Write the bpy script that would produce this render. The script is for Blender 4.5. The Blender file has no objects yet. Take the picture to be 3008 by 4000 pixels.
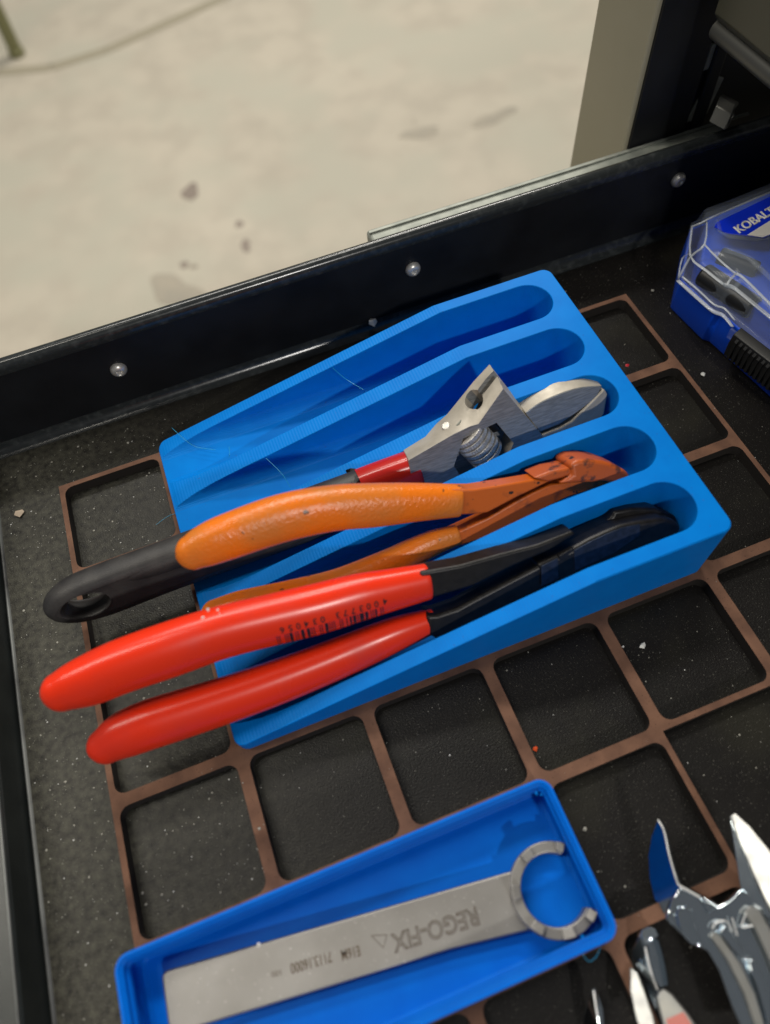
import bpy, bmesh, math, random
from mathutils import Vector, Matrix
from mathutils.bvhtree import BVHTree
random.seed(11)
S = 0.001                      # the scene is modelled in millimetres and stored in metres
scene = bpy.context.scene
COL = scene.collection
R_ = math.radians

# ------------------------------------------------------------------ camera
cam_d = bpy.data.cameras.new('camera'); cam = bpy.data.objects.new('camera', cam_d); COL.objects.link(cam)
cam_d.sensor_fit = 'HORIZONTAL'; cam_d.sensor_width = 36.0; cam_d.lens = 32.9344
cam_d.clip_start = 0.01; cam_d.clip_end = 30
cam.matrix_world = Matrix(((0.933519, 0.339653, -0.114798, 0.085503), (-0.351572, 0.804442, -0.478821, -0.145684), (-0.070285, 0.487348, 0.870374, 0.229493), (0, 0, 0, 1)))
cam_d.dof.use_dof = True; cam_d.dof.focus_distance = 0.262; cam_d.dof.aperture_fstop = 9.0
scene.camera = cam

# ------------------------------------------------------------------ light
scene.view_settings.view_transform = 'Standard'; scene.view_settings.look = 'None'
scene.view_settings.exposure = 0; scene.view_settings.gamma = 1
world = bpy.data.worlds.new('World'); scene.world = world; world.use_nodes = True
world.node_tree.nodes['Background'].inputs[0].default_value = (0.93, 0.96, 1.0, 1)
world.node_tree.nodes['Background'].inputs[1].default_value = 0.12
def lamp(name, loc, target, sx, sy, power, col):
    d = bpy.data.lights.new(name, 'AREA'); d.shape = 'RECTANGLE'; d.size = sx; d.size_y = sy
    d.energy = power; d.color = col
    o = bpy.data.objects.new(name, d); COL.objects.link(o); o.location = loc
    o.rotation_euler = (Vector(target) - Vector(loc)).to_track_quat('-Z', 'Y').to_euler()
    return o
lamp('ceiling_lamp', (0.3, 1.5, 2.2), (0.1, 0.1, 0), 1.4, 0.32, 35, (1, 0.96, 0.88))
lamp('ceiling_lamp', (-1.0, 0.45, 2.1), (0.1, 0, 0), 0.22, 1.5, 25, (1, 0.94, 0.82))
lamp('ceiling_lamp', (0.3, -1.7, 1.5), (0.1, -0.1, 0), 0.14, 0.09, 19, (1, 0.97, 0.92))
lamp('ceiling_lamp', (1.3, 3.0, 2.3), (0.3, 1.8, -0.85), 1.4, 0.3, 80, (1, 0.95, 0.86))

# ------------------------------------------------------------------ node materials
def mat(name, base, rough=0.5, metal=0.0, base2=None, nscale=0.2, ncontrast=(0.35, 0.65), rough2=None,
        bump=0.0, bscale=2.0, bdist=0.05, layers=0.0, spec=0.5, coat=0.0, stretch=None, specks=None, trans=0.0, ior=1.45, detail=4, alpha=1.0,
        base3=None, n3=(0.02, 0.55, 0.7), dust=None):  # dust: colour for dust plus painted-in lamp glare
    """scales are per millimetre of the real object"""
    m = bpy.data.materials.new(name); m.use_nodes = True
    nt = m.node_tree; N = nt.nodes; L = nt.links; b = N['Principled BSDF']
    b.inputs['Base Color'].default_value = (*base, 1); b.inputs['Roughness'].default_value = rough
    b.inputs['Metallic'].default_value = metal; b.inputs['IOR'].default_value = ior
    b.inputs['Specular IOR Level'].default_value = spec; b.inputs['Coat Weight'].default_value = coat
    b.inputs['Transmission Weight'].default_value = trans
    geo = N.new('ShaderNodeNewGeometry'); mp = N.new('ShaderNodeMapping'); mp.inputs['Scale'].default_value = (1000,) * 3
    L.new(geo.outputs['Position'], mp.inputs[0]); co = mp.outputs[0]
    def noise(sc, det=4, st=None):
        n = N.new('ShaderNodeTexNoise'); n.inputs['Scale'].default_value = sc; n.inputs['Detail'].default_value = det
        if st:
            q = N.new('ShaderNodeMapping'); q.inputs['Scale'].default_value = st; L.new(co, q.inputs[0]); L.new(q.outputs[0], n.inputs['Vector'])
        else: L.new(co, n.inputs['Vector'])
        return n.outputs['Fac']
    def ramp(f, a, c):
        r = N.new('ShaderNodeMapRange'); r.inputs[1].default_value = a; r.inputs[2].default_value = c; L.new(f, r.inputs[0]); return r.outputs[0]
    def mix(f, A, B):
        x = N.new('ShaderNodeMix'); x.data_type = 'RGBA'; L.new(f, x.inputs[0])
        for s, v in ((6, A), (7, B)):
            if isinstance(v, tuple): x.inputs[s].default_value = (*v, 1)
            else: L.new(v, x.inputs[s])
        return x.outputs[2]
    b.inputs['Alpha'].default_value = alpha
    colr = base
    if base2:
        f = ramp(noise(nscale, detail, stretch), *ncontrast); colr = mix(f, colr, base2)
        if rough2 is not None:
            mr = N.new('ShaderNodeMapRange'); mr.inputs[3].default_value = rough; mr.inputs[4].default_value = rough2
            L.new(f, mr.inputs[0]); L.new(mr.outputs[0], b.inputs['Roughness'])
    if base3: colr = mix(ramp(noise(n3[0], 3), n3[1], n3[2]), colr, base3)
    if dust:                                       # dust plus lamp glare towards one side, put into the colour, broken by noise
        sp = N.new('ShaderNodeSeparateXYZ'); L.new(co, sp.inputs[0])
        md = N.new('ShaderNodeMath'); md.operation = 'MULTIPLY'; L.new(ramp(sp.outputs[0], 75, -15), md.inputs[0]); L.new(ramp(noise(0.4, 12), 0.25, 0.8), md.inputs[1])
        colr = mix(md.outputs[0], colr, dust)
    if specks:
        sc, th, c = specks; colr = mix(ramp(noise(sc, 1), th, th + 0.03), colr, c)
    if not isinstance(colr, tuple): L.new(colr, b.inputs['Base Color'])
    h = None
    if bump:
        h = noise(bscale, 5, stretch); bn = N.new('ShaderNodeBump'); bn.inputs['Strength'].default_value = bump
        bn.inputs['Distance'].default_value = bdist * S; L.new(h, bn.inputs['Height']); L.new(bn.outputs[0], b.inputs['Normal'])
    if layers:                                     # printed layers: thin ridges at even heights
        sp = N.new('ShaderNodeSeparateXYZ'); L.new(co, sp.inputs[0])
        w = N.new('ShaderNodeMath'); w.operation = 'MULTIPLY'; w.inputs[1].default_value = 2 * math.pi / layers; L.new(sp.outputs[2], w.inputs[0])
        sn = N.new('ShaderNodeMath'); sn.operation = 'SINE'; L.new(w.outputs[0], sn.inputs[0])
        b2 = N.new('ShaderNodeBump'); b2.inputs['Strength'].default_value = 0.7; b2.inputs['Distance'].default_value = 0.035 * S
        L.new(sn.outputs[0], b2.inputs['Height'])
        if bump: L.new(bn.outputs[0], b2.inputs['Normal'])
        L.new(b2.outputs[0], b.inputs['Normal'])
    return m
M = {}
M['blue'] = mat('printed_blue', (0.0, 0.16, 0.57), 0.46, spec=0.08, base2=(0.0, 0.178, 0.61), nscale=0.12, specks=(0.9, 0.745, (0.02, 0.13, 0.45)), bump=0.25, bscale=3, bdist=0.03, layers=0.24)
M['bin_blue'] = mat('bin_printed_blue', (0.0, 0.115, 0.56), 0.44, spec=0.1, base2=(0.0, 0.13, 0.6), nscale=0.12, bump=0.2, bscale=3, bdist=0.03, layers=0.24)
M['blue_box'] = mat('deep_blue', (0.003, 0.07, 0.62), 0.35, bump=0.1, bscale=5, bdist=0.02)
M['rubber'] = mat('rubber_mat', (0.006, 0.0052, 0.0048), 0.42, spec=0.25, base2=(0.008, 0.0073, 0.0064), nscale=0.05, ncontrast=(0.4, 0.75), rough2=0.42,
                  bump=0.8, bscale=1.6, bdist=0.18, specks=(2.4, 0.7, (0.12, 0.115, 0.095)), base3=(0.015, 0.014, 0.010), n3=(0.028, 0.54, 0.72), dust=(0.062, 0.06, 0.045))  # dust colour also paints in the lamp glare on the left
M['fibre'] = mat('fibreboard', (0.155, 0.076, 0.045), 0.85, base2=(0.095, 0.045, 0.027), nscale=0.12, bump=0.4, bscale=2.5, bdist=0.08,
                 specks=(1.6, 0.7, (0.05, 0.02, 0.01)))
M['burnt'] = mat('laser_burnt_edge', (0.012, 0.009, 0.007), 0.8, bump=0.3, bscale=3)
M['wall'] = mat('black_powder_coat', (0.007, 0.0075, 0.009), 0.42, base2=(0.01, 0.011, 0.013), nscale=0.05, bump=0.25, bscale=2.0, bdist=0.06, rough2=0.52, spec=0.35)
M['rim'] = mat('worn_black_rim', (0.02, 0.023, 0.024), 0.2, base2=(0.05, 0.055, 0.055), nscale=0.3, ncontrast=(0.5, 0.8), bump=0.2, bscale=1, bdist=0.05)
M['zinc'] = mat('zinc_steel', (0.27, 0.285, 0.25), 0.55, 0.35, base2=(0.2, 0.215, 0.19), nscale=0.2, bump=0.1, bscale=2, bdist=0.03)
M['panel'] = mat('slate_panel', (0.012, 0.015, 0.015), 0.36, base2=(0.02, 0.024, 0.023), nscale=0.08, bump=0.3, bscale=0.6, bdist=0.08)
M['dark_olive'] = mat('dark_olive_reflection', (0.075, 0.072, 0.05), 0.35)  # black drawer front, with the olive it reflects put into its colour
M['dull_steel'] = mat('dull_steel', (0.12, 0.12, 0.11), 0.4, 0.5)
M['rivet'] = mat('rivet_steel', (0.6, 0.58, 0.54), 0.33, 0.6)
M['olive'] = mat('olive_enamel', (0.30, 0.275, 0.20), 0.4, base2=(0.27, 0.25, 0.175), nscale=0.02)
M['chrome'] = mat('chrome_plate', (0.66, 0.73, 0.78), 0.08, 1.0, base2=(0.6, 0.67, 0.72), nscale=0.15, rough2=0.12, bump=0.05, bscale=0.3, bdist=0.05)
M['chrome_soft'] = mat('soft_lit_chrome', (0.36, 0.355, 0.33), 0.36, 0.9, base2=(0.3, 0.3, 0.29), nscale=0.2, rough2=0.44)  # rougher beige copy of the chrome; soft lamp reflection put into the colour
M['satin'] = mat('satin_nickel', (0.42, 0.385, 0.325), 0.48, 0.35, base2=(0.33, 0.3, 0.25), nscale=0.2, rough2=0.56, bump=0.35, bscale=3.2, bdist=0.05)
M['steel'] = mat('ground_steel', (0.27, 0.28, 0.29), 0.5, 0.5, base2=(0.17, 0.18, 0.19), nscale=1.0, stretch=(0.25, 2, 2), bump=0.5, bscale=1.5, bdist=0.04)
M['worm'] = mat('worm_steel', (0.62, 0.6, 0.56), 0.35, 0.5, base2=(0.4, 0.38, 0.35), nscale=0.6, bump=0.2)
M['gold_grey'] = mat('blasted_steel', (0.27, 0.26, 0.245), 0.42, 0.6, base2=(0.225, 0.215, 0.2), nscale=0.06, bump=0.45, bscale=4, bdist=0.04,
                     specks=(1.6, 0.73, (0.6, 0.58, 0.55)))
M['mark'] = mat('laser_mark', (0.10, 0.075, 0.055), 0.6, 0.3)
M['bdip'] = mat('black_rubber_dip', (0.018, 0.017, 0.018), 0.5, base2=(0.035, 0.033, 0.032), nscale=0.15, bump=0.6, bscale=1.6, bdist=0.1)
M['rdip'] = mat('red_rubber_band', (0.42, 0.016, 0.012), 0.22, bump=0.1, bscale=2, bdist=0.04)
M['red'] = mat('red_plastic_dip', (0.74, 0.03, 0.006), 0.27, base2=(0.62, 0.03, 0.014), nscale=0.05, ncontrast=(0.5, 0.75), rough2=0.38, bump=0.1, bscale=0.6, bdist=0.06)
M['orange'] = mat('orange_plastic_dip', (0.75, 0.17, 0.008), 0.24, base2=(0.55, 0.17, 0.025), nscale=0.07, ncontrast=(0.42, 0.7), rough2=0.36, bump=0.75, bscale=0.9, bdist=0.28,
                  specks=(0.35, 0.745, (0.12, 0.05, 0.02)))
M['opaint'] = mat('orange_chipped_paint', (0.50, 0.1, 0.008), 0.35, base2=(0.22, 0.05, 0.01), nscale=0.2, ncontrast=(0.56, 0.72), bump=0.5, bscale=1, bdist=0.1,
                  specks=(0.45, 0.71, (0.02, 0.012, 0.01)))
M['ored'] = mat('red_orange_paint', (0.42, 0.08, 0.012), 0.42, base2=(0.10, 0.03, 0.015), nscale=0.22, ncontrast=(0.56, 0.66), bump=0.5, bscale=1, bdist=0.1,
                specks=(0.3, 0.69, (0.03, 0.015, 0.01)))
M['forged'] = mat('black_forged_steel', (0.006, 0.0055, 0.006), 0.4, 0.3, base2=(0.012, 0.011, 0.011), nscale=0.4, bump=0.5, bscale=1.6, bdist=0.09)
M['bsteel'] = mat('dark_ground_steel', (0.035, 0.045, 0.07), 0.4, 0.7, base2=(0.02, 0.027, 0.04), nscale=0.5, bump=0.15, bscale=3)
M['ink'] = mat('black_ink', (0.012, 0.01, 0.012), 0.4)
M['concrete'] = mat('concrete_floor', (0.53, 0.48, 0.39), 0.6, base2=(0.47, 0.425, 0.345), nscale=0.012, ncontrast=(0.4, 0.62), detail=9, bump=0.3, bscale=0.05, bdist=1.0,
                    specks=(0.0105, 0.80, (0.25, 0.21, 0.165)), base3=(0.48, 0.455, 0.37), n3=(0.004, 0.46, 0.64))
M['lid'] = mat('clear_plastic', (0.6, 0.68, 0.8), 0.1, spec=0.8, alpha=0.08)
M['black_plastic'] = mat('black_plastic', (0.012, 0.012, 0.012), 0.4, bump=0.2, bscale=3)
M['label'] = mat('blue_label', (0.005, 0.03, 0.62), 0.3)
M['white'] = mat('white_print', (0.72, 0.7, 0.66), 0.4)
M['crumb_white'] = mat('white_crumb', (0.6, 0.6, 0.58), 0.6)
M['crumb_grey'] = mat('grey_dust', (0.3, 0.29, 0.25), 0.5)
M['crumb_orange'] = mat('orange_crumb', (0.7, 0.09, 0.02), 0.5)
M['crumb_red'] = mat('red_crumb', (0.5, 0.02, 0.03), 0.4)
M['string'] = mat('plastic_string', (0.02, 0.3, 0.5), 0.25)
M['stain'] = mat('oil_stain', (0.26, 0.215, 0.18), 0.5)
M['crack'] = mat('floor_joint', (0.34, 0.305, 0.225), 0.7)
M['pole'] = mat('olive_pole', (0.2, 0.195, 0.09), 0.5)

# ------------------------------------------------------------------ object helpers
def thing(name, label, cat, loc, group=None, kind=None, parent=None):
    o = bpy.data.objects.new(name, None); o.empty_display_size = 0.01; COL.objects.link(o); o.location = Vector(loc) * S
    if parent: o.location -= origin(parent); o.parent = parent
    if label: o['label'] = label
    if cat: o['category'] = cat
    if group: o['group'] = group
    return o
def tag(o, label=None, cat=None, group=None, kind=None):
    if label: o['label'] = label
    if cat: o['category'] = cat
    if group: o['group'] = group
    if kind: o['kind'] = kind
    return o
def origin(o):
    p = Vector((0, 0, 0))
    while o: p = p + o.location; o = o.parent
    return p
def mk(name, verts, faces, m, parent=None, smooth=False, bevel=0, seg=3, loc=None, sub=0, auto=None, mats=None):
    """verts in world millimetres"""
    me = bpy.data.meshes.new(name); base = origin(parent) if parent else (Vector(loc) * S if loc else Vector((0, 0, 0)))
    me.from_pydata([Vector(v) * S - base for v in verts], [], faces)
    bm = bmesh.new(); bm.from_mesh(me); bmesh.ops.recalc_face_normals(bm, faces=bm.faces); bm.to_mesh(me); bm.free()
    me.materials.append(M[m] if isinstance(m, str) else m)
    for x in (mats or []): me.materials.append(M[x])
    if smooth or bevel or sub:
        for p in me.polygons: p.use_smooth = True
    o = bpy.data.objects.new(name, me); COL.objects.link(o)
    if parent: o.parent = parent
    elif loc: o.location = base
    if bevel:
        b = o.modifiers.new('b', 'BEVEL'); b.width = bevel * S; b.segments = seg; b.limit_method = 'ANGLE'; b.angle_limit = R_(28); b.harden_normals = False
    if sub:
        s = o.modifiers.new('s', 'SUBSURF'); s.levels = s.render_levels = sub
    if bevel or auto:
        me.set_sharp_from_angle(angle=R_(auto or 35))
    return o
def prism_vf(loop, vec):
    n = len(loop); vec = Vector(vec); v = [Vector(p) for p in loop] + [Vector(p) + vec for p in loop]
    f = [tuple(range(n)), tuple(range(2 * n - 1, n - 1, -1))] + [(i, (i + 1) % n, n + (i + 1) % n, n + i) for i in range(n)]
    return v, f
def prism(name, loop, vec, m, parent=None, **k):
    v, f = prism_vf(loop, vec); return mk(name, v, f, m, parent, **k)
def box_vf(x0, x1, y0, y1, z0, z1):
    return prism_vf([(x0, y0, z0), (x1, y0, z0), (x1, y1, z0), (x0, y1, z0)], (0, 0, z1 - z0))
def box(name, x0, x1, y0, y1, z0, z1, m, parent=None, **k):
    v, f = box_vf(x0, x1, y0, y1, z0, z1); return mk(name, v, f, m, parent, **k)
def join_vf(parts):
    V, F = [], []
    for v, f in parts:
        o = len(V); V += list(v); F += [tuple(i + o for i in q) for q in f]
    return V, F
def rrect(x0, x1, y0, y1, r, n=6, rs=None):
    rs = rs or (r, r, r, r); out = []
    for (cx, cy, a, q) in ((x1, y1, 0, rs[0]), (x0, y1, 90, rs[1]), (x0, y0, 180, rs[2]), (x1, y0, 270, rs[3])):
        sx = -1 if cx == x1 else 1; sy = -1 if cy == y1 else 1
        for i in range(n + 1):
            t = R_(a + 90 * i / n); out.append((cx + sx * q + q * math.cos(t), cy + sy * q + q * math.sin(t)))
    return out
def loft_vf(loops, cap0=True, cap1=True):
    n = len(loops[0]); V = [Vector(p) for l in loops for p in l]; F = []
    for k in range(len(loops) - 1):
        for i in range(n):
            j = (i + 1) % n; F.append((k * n + i, k * n + j, (k + 1) * n + j, (k + 1) * n + i))
    if cap0: F.append(tuple(reversed(range(n))))
    if cap1: F.append(tuple((len(loops) - 1) * n + i for i in range(n)))
    return V, F
def catmull(P, k):
    out = []; n = len(P)
    for i in range(n - 1):
        a, b, c, d = P[max(i - 1, 0)], P[i], P[i + 1], P[min(i + 2, n - 1)]
        for j in range(k):
            t = j / k; out.append([0.5 * (2 * b[q] + (c[q] - a[q]) * t + (2 * a[q] - 5 * b[q] + 4 * c[q] - d[q]) * t * t + (3 * b[q] - a[q] - 3 * c[q] + d[q]) * t ** 3) for q in range(len(b))])
    out.append(list(P[-1])); return out
def sweep_vf(path, N, k=6, seg=32, ex=2.2, cap='round', capend='flat', ratio=0.75):
    """path: (x,y,z,half width[,half thickness]); N: rough direction of the thin axis"""
    P = [list(p) if len(p) > 4 else [*p, p[3] * ratio] for p in path]; P = catmull(P, k); N = Vector(N).normalized(); loops = []
    pts = [Vector(p[:3]) for p in P]
    def ring(c, T, a, b):
        W = N.cross(T).normalized(); U = T.cross(W).normalized(); r = []
        for i in range(seg):
            t = 2 * math.pi * i / seg; cx, sx = math.cos(t), math.sin(t)
            r.append(c + W * a * math.copysign(abs(cx) ** (2 / ex), cx) + U * b * math.copysign(abs(sx) ** (2 / ex), sx))
        return r
    for i, p in enumerate(P):
        T = (pts[min(i + 1, len(P) - 1)] - pts[max(i - 1, 0)]).normalized()
        if i == 0 and cap == 'round':
            for s in range(7):
                an = R_(90 * (1 - s / 7) - 2); loops.append(ring(pts[0] - T * p[3] * 0.95 * math.sin(an), T, max(p[3] * math.cos(an) ** 1.15, 0.15), max(p[4] * math.cos(an) ** 1.15, 0.15)))
        loops.append(ring(pts[i], T, p[3], p[4]))
        if i == len(P) - 1 and capend == 'soft':
            for d, q in ((0.35, 0.97), (0.6, 0.9), (0.7, 0.8)): loops.append(ring(pts[i] + T * d, T, p[3] * q, p[4] * q))
    return loft_vf(loops)
def sweep(name, path, N, m, parent, **k):
    v, f = sweep_vf(path, N, **k); o = mk(name, v, f, m, parent, smooth=True, auto=50); return o
def obj_bool(o, cutters, op='DIFFERENCE', selfx=False):
    """cut with temporary solids, keep the evaluated mesh"""
    tmp = []
    for v, f in cutters:
        c = mk('cutter', v, f, 'blue'); tmp.append(c)
        b = o.modifiers.new('x', 'BOOLEAN'); b.object = c; b.operation = op; b.solver = 'EXACT'; b.use_self = selfx
    bpy.context.view_layer.update()
    me = bpy.data.meshes.new_from_object(o.evaluated_get(bpy.context.evaluated_depsgraph_get()))
    while o.modifiers: o.modifiers.remove(o.modifiers[0])
    mm = list(o.data.materials); o.data = me
    me.materials.clear(); [me.materials.append(x) for x in mm]
    for c in tmp: bpy.data.objects.remove(c, do_unlink=True)
    return o
def curve_mesh(loops, ext):
    """flat loops with holes -> solid of height ext, mm"""
    cu = bpy.data.curves.new('t', 'CURVE'); cu.dimensions = '2D'; cu.fill_mode = 'BOTH'; cu.extrude = ext / 2
    for l in loops:
        s = cu.splines.new('POLY'); s.points.add(len(l) - 1); s.use_cyclic_u = True
        for i, p in enumerate(l): s.points[i].co = (p[0], p[1], 0, 1)
    o = bpy.data.objects.new('t', cu); COL.objects.link(o); bpy.context.view_layer.update()
    me = bpy.data.meshes.new_from_object(o.evaluated_get(bpy.context.evaluated_depsgraph_get()))
    v = [tuple(x.co) for x in me.vertices]; f = [tuple(p.vertices) for p in me.polygons]
    bpy.data.objects.remove(o, do_unlink=True); bpy.data.curves.remove(cu); bpy.data.meshes.remove(me)
    return v, f
def text_vf(s, outline=0.0, bold=0.0):
    cu = bpy.data.curves.new('t', 'FONT'); cu.body = s; cu.size = 1; cu.resolution_u = 4; cu.offset = bold
    if outline: cu.fill_mode = 'NONE'; cu.bevel_depth = outline; cu.bevel_resolution = 0
    o = bpy.data.objects.new('t', cu); COL.objects.link(o); bpy.context.view_layer.update()
    me = bpy.data.meshes.new_from_object(o.evaluated_get(bpy.context.evaluated_depsgraph_get()))
    v = [tuple(x.co) for x in me.vertices]; f = [tuple(p.vertices) for p in me.polygons]
    bpy.data.objects.remove(o, do_unlink=True); bpy.data.curves.remove(cu); bpy.data.meshes.remove(me)
    return v, f
def place_text(name, s, a, b, up, h, m, parent, outline=0.0, bold=0.0, lift=0.05):
    """text from a to b (left to right of the reader), cap height h along up"""
    v, f = text_vf(s, outline, bold); xs = [p[0] for p in v]; ys = [p[1] for p in v]
    x0, x1, y0, y1 = min(xs), max(xs), min(ys), max(ys); a, b, up = Vector(a), Vector(b), Vector(up).normalized(); X = b - a
    nrm = X.normalized().cross(up).normalized()
    if nrm.z < 0: nrm = -nrm
    out = [a + X * ((p[0] - x0) / (x1 - x0)) + up * h * ((p[1] - y0) / (y1 - y0)) + nrm * (lift + p[2] * h) for p in v]
    return mk(name, out, f, m, parent)

# ------------------------------------------------------------------ floor of the workshop
v, f = box_vf(-4000, 6000, -4000, 8000, -870, -850)
tag(mk('floor', v, f, 'concrete', loc=(0, 0, -850)), kind='structure')
def blob(name, c, rx, ry, m, z, seed, rot=0):
    r = random.Random(seed); ph = [r.uniform(0, 6) for _ in range(4)]; L = []
    for i in range(28):
        t = 2 * math.pi * i / 28; k = 1 + 0.22 * math.sin(2 * t + ph[0]) + 0.13 * math.sin(3 * t + ph[1]) + 0.08 * math.sin(5 * t + ph[2])
        x, y = rx * k * math.cos(t), ry * k * math.sin(t); L.append((c[0] + x * math.cos(rot) - y * math.sin(rot), c[1] + x * math.sin(rot) + y * math.cos(rot), z))
    return L
def stain(c, rx, ry, lab, seed, rot=0, m='stain'):
    v, f = prism_vf(blob('s', c, rx, ry, m, -849.6, seed, rot), (0, 0, 0.6))
    tag(mk('floor_stain', v, f, m, loc=(c[0], c[1], -849)), lab, 'stain', 'dark marks on the concrete floor')
stain((105.4, 1468.03, -850), 18, 34, 'largest dark round spot on the concrete, near the middle of the floor', 1)
stain((179.63, 1222.9, -850), 11, 20, 'small dark spot on the concrete, lowest of three close to the drawer wall', 2)
stain((185.18, 1301.71, -850), 8, 14, 'tiny dark spot on the concrete just above the small paired spot', 3)
stain((34.58, 1222.38, -850), 8, 13, 'faint small dark dot on the concrete left of the paired spots', 4)
M['stain2'] = mat('faint_stain', (0.36, 0.33, 0.27), 0.5, base2=(0.41, 0.365, 0.29), nscale=0.02)
stain((0.06, 1145.81, -850), 42, 70, 'broad pale grey stain on the concrete close to the drawer rim', 5, 0.4, 'stain2')
stain((691.84, 1432.05, -850), 60, 17, 'long thin grey smear on the concrete left of the olive cabinet edge', 6, -0.2, 'stain2')
stain((882.7, 1405.78, -850), 55, 22, 'wide grey smear on the concrete nearest the olive cabinet edge', 7, 0.2, 'stain2')
# saw-cut joint running across the far floor
pa, pb, pc, pd = (-581.16, 2352.55, -850), (-145.59, 2202.79, -850), (23.29, 2217.45, -850), (431.2, 2343.46, -850)
V, F = [], []
for (a, b) in ((pa, pb), (pb, pc), (pc, pd)):
    a, b = Vector(a), Vector(b); n = (b - a).cross(Vector((0, 0, 1))).normalized() * 20
    o = len(V); V += [a - n + Vector((0, 0, .8)), b - n + Vector((0, 0, .8)), b + n + Vector((0, 0, .8)), a + n + Vector((0, 0, .8))]; F.append((o, o + 1, o + 2, o + 3))
jo = mk('floor_joint', V, F, 'crack'); tag(jo, kind='structure')
# leg of a stand, far out of focus
a = Vector((-230.12, 2323.15, -850)); t = thing('stand_leg', 'blurred olive green leg standing on the floor in the far left corner', 'stand', tuple(a))
ring = lambda c, r, n=20: [(c[0] + r * math.cos(2 * math.pi * i / n), c[1] + r * math.sin(2 * math.pi * i / n), c[2]) for i in range(n)]
v, f = loft_vf([ring((a.x, a.y, -844), 19), ring((a.x + 5, a.y + 30, -380), 19)]); mk('tube', v, f, 'pole', t, smooth=True, auto=40)
v, f = loft_vf([ring((a.x, a.y, -850), 21), ring((a.x, a.y, -846), 23), ring((a.x, a.y, -834), 22), ring((a.x, a.y, -832), 19)]); mk('foot_cap', v, f, 'pole', t, smooth=True, auto=40)

# ------------------------------------------------------------------ drawer
cb = thing('tool_cabinet', 'black tool cabinet with an olive front edge, its drawer pulled out under the tools', 'cabinet', (270, 110, -850))
dr = thing('drawer', 'open black steel drawer holding the trays and tools', None, (150, 0, -7), parent=cb)
box('bottom_panel', -62, 420, -330, 74.5, -9, -6.2, 'wall', dr)
# long side wall with rolled rim: profile in y-z
prof = [(74.2, -8), (74.2, 32.5), (74.0, 34.5), (74.3, 36.3), (75.2, 37.4), (76.4, 37.7), (77.6, 37.2), (78.2, 36), (78.2, 33), (77.2, 33), (77.0, 35.8), (75.6, 35.6), (75.4, 32), (75.4, -8)]
prism('side_wall', [(-62, y, z) for y, z in prof[1:]] + [(-62, 74.2, -8)], (500, 0, 0), 'wall', dr, smooth=True, auto=20)
rp = [(73.9, 33.2), (73.6, 35.2), (74.0, 37.0), (75.0, 38.1), (76.4, 38.5), (77.9, 38.0), (78.8, 36.6), (78.6, 34.4), (77.6, 36.3), (76.4, 36.7), (75.2, 36.0), (74.6, 34.5)]
prism('rolled_rim', [(-62, y, z) for y, z in rp], (500, 0, 0), 'rim', dr, smooth=True, auto=60)
# curved inner fold between bottom and side wall
fp = [(74.15, -0.5), (73.6, -2.4), (72.6, -3.9), (71.0, -4.8), (69, -5.1), (69, -6), (74.15, -6)]
prism('inner_fold', [(-27, y, z) for y, z in fp], (450, 0, 0), 'rim', dr, smooth=True, auto=50)
# front panel on the left
prism('front_panel', [(-28.2, -330, z) if 0 else (x, -330, z) for x, z in ((-27.6, -8), (-28.4, 7.5), (-29.4, 8.6), (-75, 9.2), (-75, -9), (-27.6, -9))], (0, 404, 0), 'panel', dr, smooth=True, auto=20)
M['line'] = mat('worn_bright_edge', (0.25, 0.26, 0.25), 0.5, 0.4, base2=(0.06, 0.06, 0.06), nscale=0.03, ncontrast=(0.45, 0.65))
box('front_edge_strip', -29.4, -28.9, -330, 74, 8.2, 9.4, 'line', dr, bevel=0.3)
prism('mat_edge_bead', [(x, -330, z) for x, z in ((-27.3, -5.2), (-27.1, -4.4), (-26.6, -4.1), (-26.1, -4.4), (-25.9, -5.2))], (0, 398, 0), 'line', dr, smooth=True, auto=60)
# rivets on the side wall
def rivet(x, z):
    c = Vector((x, 74.1, z)); loops = []
    for d, r in ((0, 3.3), (-0.7, 3.3), (-1.5, 2.9), (-2.1, 2.2), (-2.3, 1.5), (-1.9, 1.1), (-1.3, .9)):
        loops.append([(c.x + r * math.cos(2 * math.pi * i / 24), c.y + d, c.z + r * math.sin(2 * math.pi * i / 24)) for i in range(24)])
    v, f = loft_vf(loops, False, True); return mk('rivet', v, f, 'rivet', dr, smooth=True, auto=60)
rivet(37.5, 18.3)
rivet(165, 21); rivet(290, 23)
# drawer slide outside the wall
sl = box('slide_rail', 151, 318, 78.9, 90.5, 1, 33.5, 'zinc', dr, bevel=1.6)
v, f = join_vf([box_vf(151.6, 330, 80.6, 82.0, 33.6, 34.3), box_vf(151.6, 330, 86.9, 88.2, 33.6, 34.3)])
mk('slide_ridge', v, f, 'zinc', dr)
# release clip at the end of the slide
cl = mk('release_clip', *join_vf([prism_vf([(300, 78, 44), (303, 80, 49), (306, 83, 50.5), (310, 86, 49), (311, 86, 47.6), (306, 82.2, 49), (304, 79.6, 47.8), (301.4, 78, 44)], (3.5, -6.5, -1)),
    ]), 'dull_steel', dr, bevel=0.4)
# crossing tab marks on the rim
# ------------------------------------------------------------------ rubber liner
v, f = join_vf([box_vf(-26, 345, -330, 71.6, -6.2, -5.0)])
mt = mk('rubber_liner', v, f, 'rubber', loc=(100, 0, -6)); tag(mt, 'black rubber liner dusted with metal chips, lying on the drawer bottom', 'drawer liner')

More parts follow.
